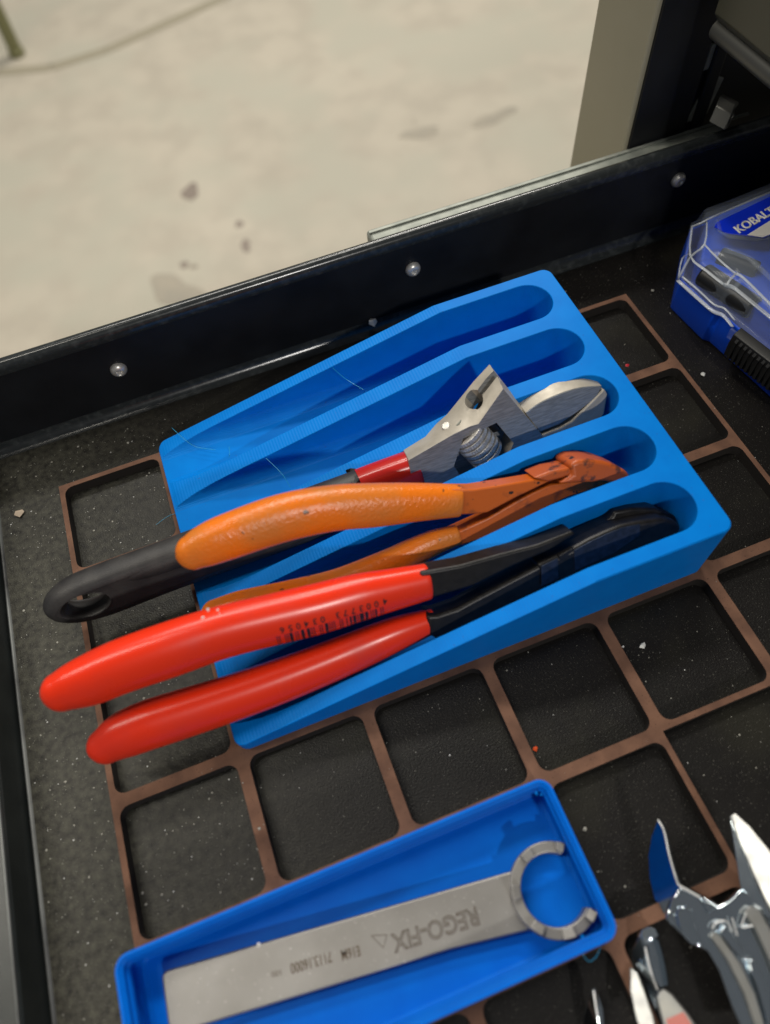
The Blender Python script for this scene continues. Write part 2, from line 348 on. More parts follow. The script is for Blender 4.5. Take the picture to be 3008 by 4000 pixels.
# ------------------------------------------------------------------ laser cut grid
cells = [(i, j) for j in range(-1, 3) for i in range(6)] + [(i, j) for j in (3, 4) for i in range(4)]
outer = [(0, 42), (252, 42), (252, -126), (168, -126), (168, -210), (0, -210)]
loops = [outer]
for i, j in cells:
    loops.append(rrect(i * 42 + 1.95, i * 42 + 40.05, -j * 42 - 40.05, -j * 42 - 1.95, 3.4, 6))
v, f = curve_mesh(loops, 4.9)
g = mk('divider_grid', [(p[0], p[1], p[2] - 2.5) for p in v], f, 'fibre', loc=(126, -84, -5), mats=['burnt'])
for p in g.data.polygons:
    if abs(p.normal.z) < 0.5: p.material_index = 1
tag(g, 'brown fibreboard grid of square openings lying flat on the black liner', 'divider grid')

# ------------------------------------------------------------------ big printed tray with five slots
tr = thing('tool_tray', 'large bright blue printed tray with five rounded slots and a sloping front', 'tool tray', (126, -21, 0))
base = rrect(42.25, 209.75, -83.75, 41.75, 3.75, 6)
ins = rrect(43.2, 208.8, -82.8, 40.8, 3.2, 6)
v, f = loft_vf([[(x, y, -0.6) for x, y in ins], [(x, y, 0.3) for x, y in base], [(x, y, 30.6) for x, y in base], [(x, y, 31) for x, y in rrect(42.65, 209.35, -83.35, 41.35, 3.4, 6)]])
tray = mk('tray_body', v, f, 'blue', tr)
cut = [prism_vf([(30, -100, 3.4), (42.2, -100, 5.2), (44, -100, 6.2), (162, -100, 31.0), (166, -100, 31.4), (166, -100, 60), (30, -100, 60)], (0, 160, 0))]
for k, cy in enumerate((27.8, 3.2, -21.2, -45.4, -69.4)):
    ls = []
    def stad(ins_, z):
        x0, x1, y0, y1 = 36, 203.6 - ins_, cy - 9.15 + ins_, cy + 9.15 - ins_
        rr = 9.14 - ins_; rl = max(4.5 - ins_ * 0.6, 0.8)
        return [(x, y, z) for x, y in rrect(x0, x1, y0, y1, rr, 10, rs=(rr, rl, rl, rr))]
    for q in range(7):
        a = R_(90 * q / 6); ls.append(stad(5.2 * (1 - math.sin(a)), 5.35 + 5.2 * (1 - math.cos(a))))
    ls.append(stad(0, 20)); ls.append(stad(0, 35))
    cut.append(loft_vf(ls))
obj_bool(tray, cut)
for p in tray.data.polygons: p.use_smooth = True
tray.data.set_sharp_from_angle(angle=R_(30))
b = tray.modifiers.new('b', 'BEVEL'); b.width = 0.25 * S; b.segments = 2; b.limit_method = 'ANGLE'; b.angle_limit = R_(50)
# stray printing strings
def strand(name, pts, r, m, parent=None, label=None):
    pts = catmull([list(p) for p in pts], 6); V = []; F = []
    for i, p in enumerate(pts):
        T = (Vector(pts[min(i + 1, len(pts) - 1)]) - Vector(pts[max(i - 1, 0)])).normalized(); A = T.orthogonal().normalized(); B = T.cross(A)
        for q in range(5): V.append(Vector(p) + (A * math.cos(q * 1.2566) + B * math.sin(q * 1.2566)) * r)
        if i: F += [((i - 1) * 5 + q, (i - 1) * 5 + (q + 1) % 5, i * 5 + (q + 1) % 5, i * 5 + q) for q in range(5)]
    return mk(name, V, F, m, parent, smooth=True)
for pts in (( (*(115.98, 31.93, 26)[:2],26.5), (119.46, 28.62, 22), (*(123.85, 20.61, 22)[:2],22.5)), ((50.11, 44.14, 9), (53.53, 36.88, 9), (56.82, 32.25, 8), (63.51, 27.79, 8)),
            ((81.12, 11.6, 14), (84.54, 2.79, 14), (85.85, -3.01, 12)), ((69.11, 25.81, 9.5), (68.37, 22.63, 9), (67.47, 21.81, 8)),
            ((44.98, 10.34, 1), (38.88, 10.91, 0.5), (33.57, 8.64, 1))):
    strand('print_string', pts, 0.09, 'string', tr)

# ------------------------------------------------------------------ small printed bin
bn = thing('parts_bin', 'small bright blue printed bin with a raised lip, holding the flat spanner', 'bin', (63, -147, 0))
def rl(inset, z, r0=3.9): return [(x, y, z) for x, y in rrect(0.25 + inset, 125.75 - inset, -167.75 + inset, -126.25 - inset, max(r0 - inset, 0.9), 8)]
ZT = 17.0
v, f = loft_vf([rl(0.9, -0.8), rl(0, 0.2), rl(0, ZT - .25), rl(0.2, ZT), rl(0.75, ZT), rl(1.0, ZT - .3), rl(1.9, ZT - 1.2), rl(1.9, ZT - 2.8), rl(2.5, ZT - 3.5), rl(2.6, ZT - 4.8), rl(1.2, ZT - 6.6),
                rl(1.2, 3.4), rl(1.6, 2.0), rl(2.6, 1.2)], True, True)
mk('bin_shell', v, f, 'bin_blue', bn, smooth=True, auto=25)
strand('print_string', ((115.61, -168.28, 8), (116.65, -170.85, 7), (119.07, -170.54, 7), (120.99, -169.11, 7)), 0.12, 'string', bn)
v, f = [], []
def crumb_vf(c, r, seed, flat=0.6):
    q = random.Random(seed); V = [Vector(c) + Vector((q.uniform(.7, 1.2) * a, q.uniform(.7, 1.2) * b_, q.uniform(.7, 1.1) * d * flat)) * r for a, b_, d in ((1, 0, 0), (0, 1, 0), (-1, 0, 0), (0, -1, 0), (0, 0, 1), (0, 0, -1), (.7, .7, .5), (-.6, .6, .6))]
    bm = bmesh.new(); [bm.verts.new(p) for p in V]; bmesh.ops.convex_hull(bm, input=bm.verts); bm.verts.index_update()
    r_ = ([tuple(x.co) for x in bm.verts], [tuple(y.index for y in x.verts) for x in bm.faces]); bm.free(); return r_
mk('print_blob', *join_vf([crumb_vf((121.06, -129.49, 15.5), .5, 5), crumb_vf((122.24, -130.3, 15.5), .4, 6), crumb_vf((116.42, -164.61, 16), .55, 7), crumb_vf((117.85, -165.32, 16), .4, 8)]), 'blue', bn)['kind'] = 'stuff'

# ------------------------------------------------------------------ flat collet spanner in the bin
sp = thing('flat_spanner', 'flat grey steel nut spanner with a C-shaped toothed ring, lying in the small bin', 'spanner', (70, -147, 1.4))
bar = [(7.69, -134.21, 5), (8.51, -133.39, 5), (10.04, -133.33, 5), (107.72, -144.58, 5), (110.25, -145.89, 5), (108.13, -148.15, 5), (106.75, -150.98, 5), (106.3, -154.12, 5), (106.97, -157.3, 5), (107.72, -158.87, 5), (106.43, -159.47, 5),
       (83.49, -155.9, 5), (8.93, -148.09, 5), (7.64, -147.61, 5), (7.07, -146.35, 5)]
prism('shank', bar, (0, 0, -3.6), 'gold_grey', sp, bevel=0.9, seg=4)
c = Vector((115.95, -152.75, 9.5)); A0, A1, n = 50, 312, 56; lo, hi = [], []
R0, R1 = 9.1, 12.1
def arc_vf(a0, a1, r0, r1, z0, z1, n, slope=0):
    L = []
    for i in range(n + 1):
        a = R_(a0 + (a1 - a0) * i / n); ca, sa = math.cos(a), math.sin(a)
        L.append([(c.x + r0 * ca, c.y + r0 * sa, z0), (c.x + r1 * ca, c.y + r1 * sa, z0), (c.x + r1 * ca, c.y + r1 * sa, z1), (c.x + r0 * ca, c.y + r0 * sa, z1 - slope)])
    return loft_vf(L)
v, f = arc_vf(A0, A1, R0, R1, 1.4, 7.6, 48)
rg = mk('ring_jaw', v, f, 'gold_grey', sp, bevel=0.35)
for a in (53, 108, 163, 218, 262, 306):
    v, f = arc_vf(a - 9 if a != 53 else 50, a + 9 if a != 306 else 312, R0 + .3, R1 - .2, 7.6, 9.9, 6, 0.5); mk('tooth', v, f, 'gold_grey', rg, bevel=0.25)
zt = 5.03
place_text('engraving', 'REGO-FIX', (94.17, -148.89, 5.03), (69.66, -146.86, 5.03), (-0.12, -1, 0), 4.6, 'mark', sp, outline=0.02)
ta, tb, tc = Vector((68.83, -146.67, 5.05)), Vector((64.68, -145.31, 5.05)), Vector((66.8, -149.1, 5.05))
strand('engraving', [ta, ta.lerp(tb, .5), tb], .09, 'mark', sp); strand('engraving', [tb, tb.lerp(tc, .5), tc], .09, 'mark', sp); strand('engraving', [tc, tc.lerp(ta, .5), ta], .09, 'mark', sp)
place_text('engraving', 'E16M', (60.77, -146.22, 5.03), (55.64, -145.57, 5.03), (-0.12, -1, 0), 2.6, 'mark', sp, bold=.02)
place_text('engraving', '7113.16000', (53.06, -144.86, 5.03), (41.67, -143.64, 5.03), (-0.12, -1, 0), 2.6, 'mark', sp, bold=.02)
place_text('engraving', '100', (38.93, -144, 5.03), (36.38, -143.73, 5.03), (-0.12, -1, 0), 1.3, 'mark', sp)

# ------------------------------------------------------------------ adjustable wrench standing on edge in the third slot
s_, c_ = math.sin(R_(25)), math.cos(R_(25))
def wf(u, w, t=0): return (150 + u, -30 + w * s_ + t * c_, 5 + w * c_ - t * s_)
aw = thing('adjustable_wrench', 'adjustable wrench with satin steel head, red band and black handle, in the middle slot', 'wrench', (100, -21, 6))
fr = [(-23.4, 25.6), (-15, 27.5), (-6, 29.5), (0.2, 30.2), (3.2, 30.0), (13.7, 39.8), (25.6, 17.6), (30, 6), (20, 2), (-5, 2.5), (-18, 4.5), (-24.5, 7)]
bk = [(-22.4, 24.4), (-13.5, 26.6), (-4, 31.2), (2.5, 36.2), (7.6, 40.2), (14.2, 44.4), (27.5, 17.6), (31, 6), (21, 2), (-5, 2.5), (-18, 4.5), (-24.5, 7)]
def dens(l, k=3):
    out = []
    for i in range(len(l)):
        a, b_ = l[i], l[(i + 1) % len(l)]; out += [tuple(a[q] + (b_[q] - a[q]) * j / k for q in range(2)) for j in range(k)]
    return out
mid = [((a[0] + b_[0]) / 2, (a[1] + b_[1]) / 2 + .3) for a, b_ in zip(fr, bk)]
v, f = loft_vf([[wf(*p, 0) for p in fr], [wf(*p, 4.5) for p in mid], [wf(*p, 11) for p in bk]])
hd = mk('head', v, f, 'satin', aw, mats=['steel'])
dv = Vector((11.9, 0, 0)); dsl = (Vector(wf(25.6, 17.6)) - Vector(wf(13.7, 39.7))).normalized()
def cyl_vf(c0, ax, r, h, n=28):
    ax = Vector(ax).normalized(); A = ax.orthogonal().normalized(); B = ax.cross(A); c0 = Vector(c0)
    ring_ = lambda q: [c0 + ax * q + (A * math.cos(2 * math.pi * i / n) + B * math.sin(2 * math.pi * i / n)) * r for i in range(n)]
    return loft_vf([ring_(0), ring_(h)])
hole0 = Vector(wf(1.6, 42.5, 6.2))
nb = Vector((0, c_, -s_)); per = dsl.cross(nb).normalized()
if per.x < 0: per = -per
sl0 = hole0 - nb * 1.5
sl0 -= dsl * 4
slot = prism_vf([sl0, sl0 + per * 20, sl0 + per * 20 + dsl * 13, sl0 + dsl * 13], nb * 3.0)
win = prism_vf([wf(-8, 17, -2), wf(-3, 26.5, -2), wf(9.8, 28, -2), wf(15, 17.6, -2), wf(9, 8, -2), wf(-5, 8, -2)], Vector(wf(0, 0, 10)) - Vector(wf(0, 0, 0)))
obj_bool(hd, [cyl_vf(hole0 - dsl * 6, dsl, 3.4, 24), slot, win])
fn = -nb
for p in hd.data.polygons:
    if p.normal.dot(fn) > 0.93: p.material_index = 1
b = hd.modifiers.new('b', 'BEVEL'); b.width = .5 * S; b.segments = 3; b.limit_method = 'ANGLE'; b.angle_limit = R_(30)
for p in hd.data.polygons: p.use_smooth = True
hd.data.set_sharp_from_angle(angle=R_(30))
# jaws
ja_f = [(20.8, 27.5), (25.5, 29.2), (31.4, 30.0), (37.4, 30.2), (43.3, 29.6), (50.6, 27.5), (48.5, 23.6), (42, 21), (36.7, 19.1), (33.5, 18.1), (25.5, 17.8)]
ja_b = [(21, 28.8), (26, 31.0), (32, 32.3), (39.3, 32.2), (46.6, 30.4), (51.8, 27.4), (49.5, 23.6), (42, 21), (36.7, 19.1), (33.5, 18.1), (25.5, 17.8)]
def smooth_top(l, n=6): return [tuple(p) for p in catmull([list(p) for p in l[:n]], 4)] + l[n:]
ja_f, ja_b = smooth_top(ja_f), smooth_top(ja_b)
def lerp_loop(a, b_, k, up): return [(p[0] + (q[0] - p[0]) * k, p[1] + (q[1] - p[1]) * k + (up if i_ < 20 else 0)) for i_, (p, q) in enumerate(zip(a, b_))]
v, f = loft_vf([[wf(*p, .6) for p in ja_f], [wf(*p, 3.5) for p in lerp_loop(ja_f, ja_b, .35, 0)], [wf(*p, 7) for p in lerp_loop(ja_f, ja_b, .7, 0)], [wf(*p, 10.6) for p in ja_b]])
j1 = mk('moving_jaw', v, f, 'satin', aw, bevel=.35, mats=['steel'])
for p in j1.data.polygons:
    if abs(p.normal.dot(fn)) > 0.95: p.material_index = 1
jb = [(25.6, 16.6), (33.5, 16.9), (38, 17.8), (51.2, 26.2), (52.6, 23.5), (51, 16), (44, 8), (34, 3), (26, 2)]
v, f = loft_vf([[wf(*p, 0.2) for p in jb], [wf(*p, 11) for p in jb]]); mk('fixed_jaw', v, f, 'satin', aw, bevel=.7)
mk('jaw_stem', *cyl_vf(hole0 + dsl * 12, dsl, 3.3, 10), 'forged', aw, smooth=True, auto=40)
# knurled worm
wc = Vector(wf(2.8, 20.4, 5.0)); wa = dsl; A = wa.orthogonal().normalized(); B = wa.cross(A); loops = []; nseg = 80
for r_i in range(6):
    z0 = -7 + r_i * 2.4
    for dz, rr in ((0, 5.7), (.15, 5.7), (.25, 6.3), (.4, 6.45), (1.9, 6.45), (2.05, 6.3), (2.2, 5.7)):
        loops.append([wc + wa * (z0 + dz) + (A * math.cos(2 * math.pi * i / nseg) + B * math.sin(2 * math.pi * i / nseg)) * (rr + (.3 if (i % 2 and rr > 6.3) else 0)) for i in range(nseg)])
v, f = loft_vf(loops); mk('adjusting_worm', v, f, 'worm', aw, smooth=True, auto=35)
v, f = cyl_vf(wc - wa * 12, wa, 2.2, 24); mk('worm_pin', v, f, 'zinc', aw, smooth=True, auto=40)
# screw eye on the flank
pn = Vector((-.42, -.1, .9)).normalized(); pc = Vector(wf(-6.6, 30.2, 5.2))
mk('pin_mark', *cyl_vf(pc - pn * 1.2, pn, 1.5, 1.9, 20), 'worm', aw, bevel=.25)
Nw = Vector(wf(0, 0, 0)) - Vector(wf(0, 0, 1))
def ws(u, w, hw, ht, t=5.5): return (*wf(u, w, t), hw, ht)
sweep('red_band', [ws(-41, 14.6, 9.9, 5.6), ws(-32, 14.8, 9.9, 5.7), ws(-20, 14.9, 9.8, 5.8)], Nw, 'rdip', aw, ex=3.2, cap='flat', capend='soft')
# dipped handle: plate with hanging hole, thick rolled rim and sunk web
top = [(-40, 24.2), (-54, 23.6), (-80, 23.4), (-106, 23.6), (-120, 23.5), (-132, 23.4), (-143, 22.9), (-150, 20.8), (-154.6, 17.0)]
bot = [(-155.2, 13.4), (-153.2, 9.6), (-147.6, 6.3), (-140.6, 4.8), (-132, 4.4), (-118, 4.9), (-100, 5.0), (-80, 4.9), (-60, 4.8), (-40, 5.0)]
outl = [tuple(p) for p in catmull([list(p) for p in top + bot], 3)]
dense = [tuple(p) for p in outl]
def inset_closed(l, d):
    out = []; n = len(l)
    for i in range(n):
        a, b_ = Vector(l[(i - 1) % n]), Vector(l[(i + 1) % n]); t_ = (b_ - a).normalized(); out.append((l[i][0] - t_.y * d, l[i][1] + t_.x * d))
    return out
lp = [[wf(*p, t) for p in inset_closed(dense, d)] for d, t in ((4.2, .3), (3.0, .5), (1.8, 1.3), (.7, 2.9), (.1, 5), (.1, 7), (.8, 9), (2.2, 10.6), (4.0, 11))]
def ell(u0, w0, a, b_): return [(u0 + a * math.cos(2 * math.pi * i / 32), w0 + b_ * math.sin(2 * math.pi * i / 32)) for i in range(32)]
v, f = loft_vf(lp, False, False); v2, f2 = curve_mesh([inset_closed(dense, 4.05), ell(-141.3, 13.7, 8.4, 4.9)], 10.4)
v2 = [wf(p[0], p[1], 5.65 - p[2]) for p in v2]
mk('handle', *join_vf([(v, f), (v2, f2)]), 'bdip', aw, smooth=True, auto=45)
lo_ = []
for i in range(32):
    a = 2 * math.pi * i / 32; o_ = [] 
    for q in range(12):
        b_ = 2 * math.pi * q / 12; k_ = 1.15 * math.cos(b_); o_.append(wf(-141.3 + (8.6 + k_) * math.cos(a), 13.7 + (5.1 + k_) * math.sin(a), 5.6 + 5.3 * math.sin(b_)))
    lo_.append(o_)
lo_.append(lo_[0]); v, f = loft_vf(lo_, False, False); mk('hole_rim', v, f, 'bdip', aw, smooth=True)
sweep('handle_spine', [ws(-128, 18.2, 3.4, 5.2, 6), ws(-118, 18.0, 4.8, 6.2, 6), ws(-104, 18.2, 5.4, 6.5, 6), ws(-80, 18.2, 5.6, 6.5, 6), ws(-40, 18.6, 5.6, 6.2, 6)], Nw, 'bdip', aw, ex=2.0)

def tube_loop(name, pts, r, m, parent):
    P = [Vector(p) for p in pts]; n = len(P); L = []
    for i in range(n):
        T = (P[min(i + 1, n - 1)] - P[max(i - 1, 0)]).normalized(); U = Vector(Nw).normalized(); W = U.cross(T).normalized()
        L.append([P[i] + W * r * math.cos(2 * math.pi * q / 14) + U * r * math.sin(2 * math.pi * q / 14) for q in range(14)])
    v, f = loft_vf(L); return mk(name, v, f, m, parent, smooth=True)
# ------------------------------------------------------------------ pliers helpers
NP = Vector((0, -.8, .6))
def plate(name, front, th, m, parent, bevel=.6, **k): return prism(name, front, -NP * th, m, parent, bevel=bevel, **k)
# orange pliers
op = thing('orange_pliers', 'worn orange pliers with chipped orange grips, head down in the fourth slot', 'pliers', (120, -43, 20))
sweep('grip', [(51.5, -33.18, 42.42, 5.41), (55.56, -32.86, 42.85, 6.35), (62.89, -32.62, 43.17, 6.99), (80.45, -32.79, 42.95, 7.37), (95.88, -34.33, 40.9, 7.15), (108.84, -36.68, 37.76, 6.93), (121.19, -38.93, 34.76, 6.21), (134.95, -41.71, 31.06, 5.31)], NP, 'orange', op, ex=2.5, capend='soft', ratio=.8)
sweep('grip', [(50.06, -46.61, 24.52, 4.67), (53.99, -47.05, 23.93, 5.34), (59.56, -47.61, 23.18, 5.85), (74.94, -49.21, 21.05, 5.92), (89.3, -50.18, 19.75, 5.65), (105.52, -49.77, 20.31, 5.19), (115.76, -49.03, 21.3, 4.7), (124.12, -48.57, 21.9, 4.21), (131.63, -48.73, 21.7, 3.38)], NP, 'orange', op, ex=2.5, capend='soft', ratio=.8)
plate('upper_arm', [(132.85, -40.56, 37.59), (140.13, -42.22, 35.38), (148.49, -43.28, 33.96), (161.13, -44.74, 32.01), (165.88, -46.26, 29.98), (153.77, -47.02, 28.98), (147.07, -47.63, 28.15), (142.86, -47.97, 27.71), (139.17, -47.45, 28.41), (130.74, -45.64, 30.81)], 6.5, 'opaint', op)
plate('lower_arm', [(129.73, -49.22, 24.37), (142.73, -48.59, 25.21), (153.86, -47.26, 26.98), (159.47, -46.78, 27.63), (166.07, -46.45, 28.06), (175.84, -47.92, 26.11), (185.11, -49.08, 24.56), (191.69, -49.63, 23.82), (188.45, -51.05, 21.93), (182.54, -50.88, 22.16), (170.91, -50.55, 22.59), (154.95, -51.64, 21.14), (141.18, -52.68, 19.76), (129.17, -52.15, 20.47)], 7, 'opaint', op)
plate('joint', [(160.14, -44.89, 33.48), (166.1, -44.78, 33.63), (172.81, -45.38, 32.82), (174, -46.99, 30.68), (169.98, -47.1, 30.53), (164.56, -46.78, 30.96)], 9, 'ored', op, bevel=.8)
plate('jaw_head', [(172.79, -45.37, 34.5), (175.98, -45.14, 34.81), (180.18, -45.95, 33.73), (184.65, -47.27, 31.97), (189.12, -49.27, 29.31), (192.49, -51.43, 26.42), (193.31, -53.63, 23.5), (190.33, -54.11, 22.86), (183.33, -51.66, 26.12), (174.37, -49.81, 28.59), (167.87, -48.62, 30.17), (172.86, -47.67, 31.44)], 12, 'ored', op, bevel=1.6, seg=4)
# red and black cutters
rp_ = thing('red_handled_pliers', 'black steel cutting pliers with smooth bright red grips, in the slot nearest the front', 'pliers', (110, -66, 16))
g1 = sweep('grip', [(4.59, -57.91, 35.46, 5.86), (8.55, -57.79, 35.62, 6.83), (13.91, -57.72, 35.71, 7.58), (22.94, -57.42, 36.1, 7.98), (37.22, -57.64, 35.81, 8.2), (51.66, -58.01, 35.32, 7.9), (65.94, -59.12, 33.84, 7.77), (80.55, -60.42, 32.11, 7.78), (93.7, -61.22, 31.04, 7.31), (103.3, -62.1, 29.87, 6.59), (115.33, -63.22, 28.38, 5.7)], NP, 'red', rp_, k=8, seg=40, ex=2.35, capend='soft', ratio=.78)
g2 = sweep('grip', [(7.46, -71.57, 17.24, 5.53), (13.39, -70.76, 18.32, 7.07), (20.75, -70.63, 18.49, 7.56), (28.28, -70.91, 18.12, 7.59), (43.14, -71.52, 17.3, 7.36), (58.42, -71.94, 16.75, 7.11), (74.27, -72.01, 16.65, 6.69), (90.47, -71.75, 17.01, 6.18), (102.28, -71.56, 17.26, 5.49), (113.73, -71.72, 17.05, 4.06)], NP, 'red', rp_, k=8, seg=40, ex=2.35, capend='soft', ratio=.78)
plate('upper_arm', [(113.42, -62.53, 35.12), (126.16, -64.16, 32.96), (139.52, -64.95, 31.9), (151.36, -65.88, 30.66), (163.72, -65.79, 30.79), (164.35, -66.66, 29.61), (155.1, -67.92, 27.94), (141.78, -68.32, 27.4), (128.41, -69.25, 26.17), (115.82, -68.6, 27.03), (112, -67.62, 28.34)], 7, 'forged', rp_, bevel=.9)
plate('lower_arm', [(111.71, -71.77, 22.81), (115.02, -72.46, 21.88), (121.85, -72.67, 21.61), (128.27, -72.05, 22.43), (139.01, -71.19, 23.58), (149.8, -70.38, 24.67), (152.79, -69.63, 25.67), (162.89, -69.53, 25.79), (167.02, -73.14, 20.98), (148.69, -76.78, 16.12), (127.47, -78.46, 13.89), (113.79, -78.43, 13.93), (110.59, -75.74, 17.51)], 8, 'forged', rp_, bevel=1.0)
plate('cutting_head', [(149.84, -70.18, 25.76), (157.02, -69.89, 26.14), (162.71, -69.64, 26.49), (168.43, -69.04, 27.28), (173.99, -68.79, 27.61), (179.79, -68.71, 27.72), (186.91, -69.43, 26.76), (194.06, -70.49, 25.34), (198.4, -72.09, 23.22), (200.66, -74.12, 20.51), (197.64, -76.2, 17.74), (187.98, -77.38, 16.16), (170.05, -78.28, 14.96), (150.85, -78.17, 15.11)], 11, 'forged', rp_, bevel=1.5, seg=4)
plate('head_boss', [(173, -64.87, 22.84), (180, -63.53, 24.62), (181, -62.51, 25.99), (187.32, -63.24, 25.01), (195.36, -65.11, 22.52), (202.33, -68.48, 18.02), (203.71, -71.48, 14.03), (188.56, -70.24, 15.68)], 8.5, 'forged', rp_, bevel=1.6, seg=4)
plate('joint_face', [(150.89, -70.82, 25.41), (156.77, -70.44, 25.91), (155.62, -74.78, 20.12), (149.54, -75, 19.83)], .5, 'bsteel', rp_, bevel=.1)
plate('joint_face', [(162.48, -70.13, 26.32), (168.63, -69.58, 27.06), (173.73, -69.34, 27.38), (179.54, -69.26, 27.49), (185.75, -69.94, 26.58), (185.24, -72.21, 23.55), (175.66, -73.93, 21.26), (161.4, -74.48, 20.53)], .5, 'bsteel', rp_, bevel=.1)
plate('stop_notch', [(157.04, -70.31, 26.92), (162.17, -69.75, 27.67), (161.99, -70.38, 26.82), (160.27, -70.76, 26.32), (160.12, -71.29, 25.61), (158.58, -71.37, 25.51), (156.98, -71.09, 25.88)], 2, 'forged', rp_, bevel=.15)
# barcode printed on the upper red grip
bv = BVHTree.FromPolygons([tuple(x.co + origin(g1)) for x in g1.data.vertices], [tuple(p.vertices) for p in g1.data.polygons])
def press(p):
    q = (Vector(p) + NP * 25) * S; h = bv.ray_cast(q, -NP); return None if h[0] is None else (h[0] + h[1] * 0.00006) / S
a0, a1 = Vector((99.67, -67.61, 32.52)), Vector((67.15, -65.31, 35.58)); dirx = (a1 - a0); wid = dirx.length; dirx.normalize(); upv = NP.cross(dirx).normalized()
if upv.y > 0: upv = -upv          # letters stand head down towards the front
code = '4003773034056'; Lc = ['0001101', '0011001', '0010011', '0111101', '0100011', '0110001', '0101111', '0111011', '0110111', '0001011']; par = {'4': 'LGLLGG'}
bits = '101'
for i, ch in enumerate(code[1:7]):
    q = Lc[int(ch)]; bits += q if par['4'][i] == 'L' else ''.join('1' if x == '0' else '0' for x in q)[::-1]
bits += '01010'
for ch in code[7:]: bits += ''.join('1' if x == '0' else '0' for x in Lc[int(ch)])
bits += '101'
V, F = [], []; i = 0
while i < len(bits):
    if bits[i] == '1':
        j = i
        while j < len(bits) and bits[j] == '1': j += 1
        o = len(V); rows = 12; tmp = []
        for r_i in range(rows + 1):
            ps = [press(a0 + dirx * (wid * xx / len(bits)) + upv * (0.3 + 5.2 * r_i / rows)) for xx in (i + .08, j - .08)]
            if None in ps: break
            tmp += ps
        if len(tmp) >= 4:
            V += tmp; F += [(o + 2 * r_i, o + 2 * r_i + 1, o + 2 * r_i + 3, o + 2 * r_i + 2) for r_i in range(len(tmp) // 2 - 1)]
        i = j
    else: i += 1
mk('barcode', V, F, 'ink', rp_)
dpos = [-.045] + [.04 + .0735 * k for k in range(6)] + [.545 + .0745 * k for k in range(6)]
V, F = [], []
for ch, fx in zip(code, dpos):
    v, f = text_vf(ch, bold=.018); x0 = min(p[0] for p in v); o = len(V)
    t2 = [press(a0 + dirx * (wid * fx + (p[0] - x0) * 2.7) + upv * (-2.3 + p[1] * 3.0)) for p in v]
    if all(t is not None for t in t2): V += t2; F += [tuple(q + o for q in x) for x in f]
mk('barcode_number', V, F, 'ink', rp_)

# ------------------------------------------------------------------ cabinet behind the drawer
box('corner_post', 270, 300, 90.6, 128.5, -850, 260, 'olive', cb, bevel=1)
box('side_panel', 300.5, 760, 92.5, 96, -850, 260, 'wall', cb)
box('inner_frame', 272, 299, 89.2, 90.4, -300, 260, 'wall', cb)
box('hinge_strip', 303, 309, 89.5, 92.3, 30, 260, 'wall', cb, bevel=.8)
mk('runner_bracket', *prism_vf([(300, 92.2, 36), (310, 92.2, 36), (313, 92.2, 52), (306, 92.2, 55)], (0, -1.2, 0)), 'zinc', cb, bevel=.4)
mk('slot_tab', *prism_vf([(300.5, 92.2, 58), (303, 92.2, 58), (304, 92.2, 68), (301, 92.2, 68)], (0, -1.5, 0)), 'zinc', cb, bevel=.4)
for (x, z) in ((303.5, 72), (312, 70)):
    mk('screw', *cyl_vf((x, 92.3, z), (0, -1, 0), 1.8, 1.6, 16), 'zinc', cb, bevel=.3)
# closed drawer above, seen from below right of the frame
ud = thing('drawer', 'closed drawer above with shiny rounded lower edge', None, (292, 20, 80), parent=cb)
prism('front_panel', [(290, -160, 84), (287.5, -160, 87), (288, -160, 200), (298, -160, 200), (298, -160, 84)], (0, 240, 0), 'dark_olive', ud, bevel=.6)
v, f = loft_vf([[(291.5 + 3.6 * math.cos(2 * math.pi * i / 20), y, 80.8 + 3.6 * math.sin(2 * math.pi * i / 20)) for i in range(20)] for y in (-160, 80)]); mk('rounded_edge', v, f, 'dull_steel', ud, smooth=True, auto=50)
box('drawer_pan', 296, 700, -160, 76, 78, 83.5, 'wall', ud)

# ------------------------------------------------------------------ clear lidded case
kc = thing('tool_case', 'blue plastic case with clear lid and black ribbed latch at the right edge', 'case', (290, 20, -5))
q1, q2, q3, q4, q5, q6, q7 = [Vector(p) for p in ((267.99, 30.26, -5), (270.15, 9.02, -5), (272.19, 6.84, -5), (277.53, -28.05, -5), (288.99, 55.89, 12), (300.68, 56.19, 12), (330.53, 58.45, 12))]
q5.z = q6.z = q7.z = -5
q4 = q3 + (q4 - q3) * 1.25; far = (q7 - q6).normalized(); q7 = q6 + far * 75; q8 = q4 + far * 62
shell = [q1, q2, q3, q4, q8, q7, q6, q5]
cen = sum(shell, Vector()) / 8
def sc_loop(l, k, z): return [Vector((cen.x + (p.x - cen.x) * k, cen.y + (p.y - cen.y) * k, z)) for p in l]
v, f = loft_vf([sc_loop(shell, .985, -4.9), sc_loop(shell, 1, -4), sc_loop(shell, 1, 11.2), sc_loop(shell, .97, 11.6), sc_loop(shell, .965, 3), sc_loop(shell, .96, 0)])
mk('case_base', v, f, 'blue_box', kc, bevel=.5)
def offs(l, d, z):
    out = []; n = len(l)
    for i in range(n):
        a, b_, cc = l[i - 1], l[i], l[(i + 1) % n]; e1 = (b_ - a).normalized(); e2 = (cc - b_).normalized(); n1 = Vector((-e1.y, e1.x, 0)); n2 = Vector((-e2.y, e2.x, 0)); m_ = (n1 + n2).normalized(); w_ = d / max(m_.dot(n1), .5)
        if (cen - b_).dot(m_) < 0: m_ = -m_
        out.append(Vector((b_.x + m_.x * w_, b_.y + m_.y * w_, z)))
    return out
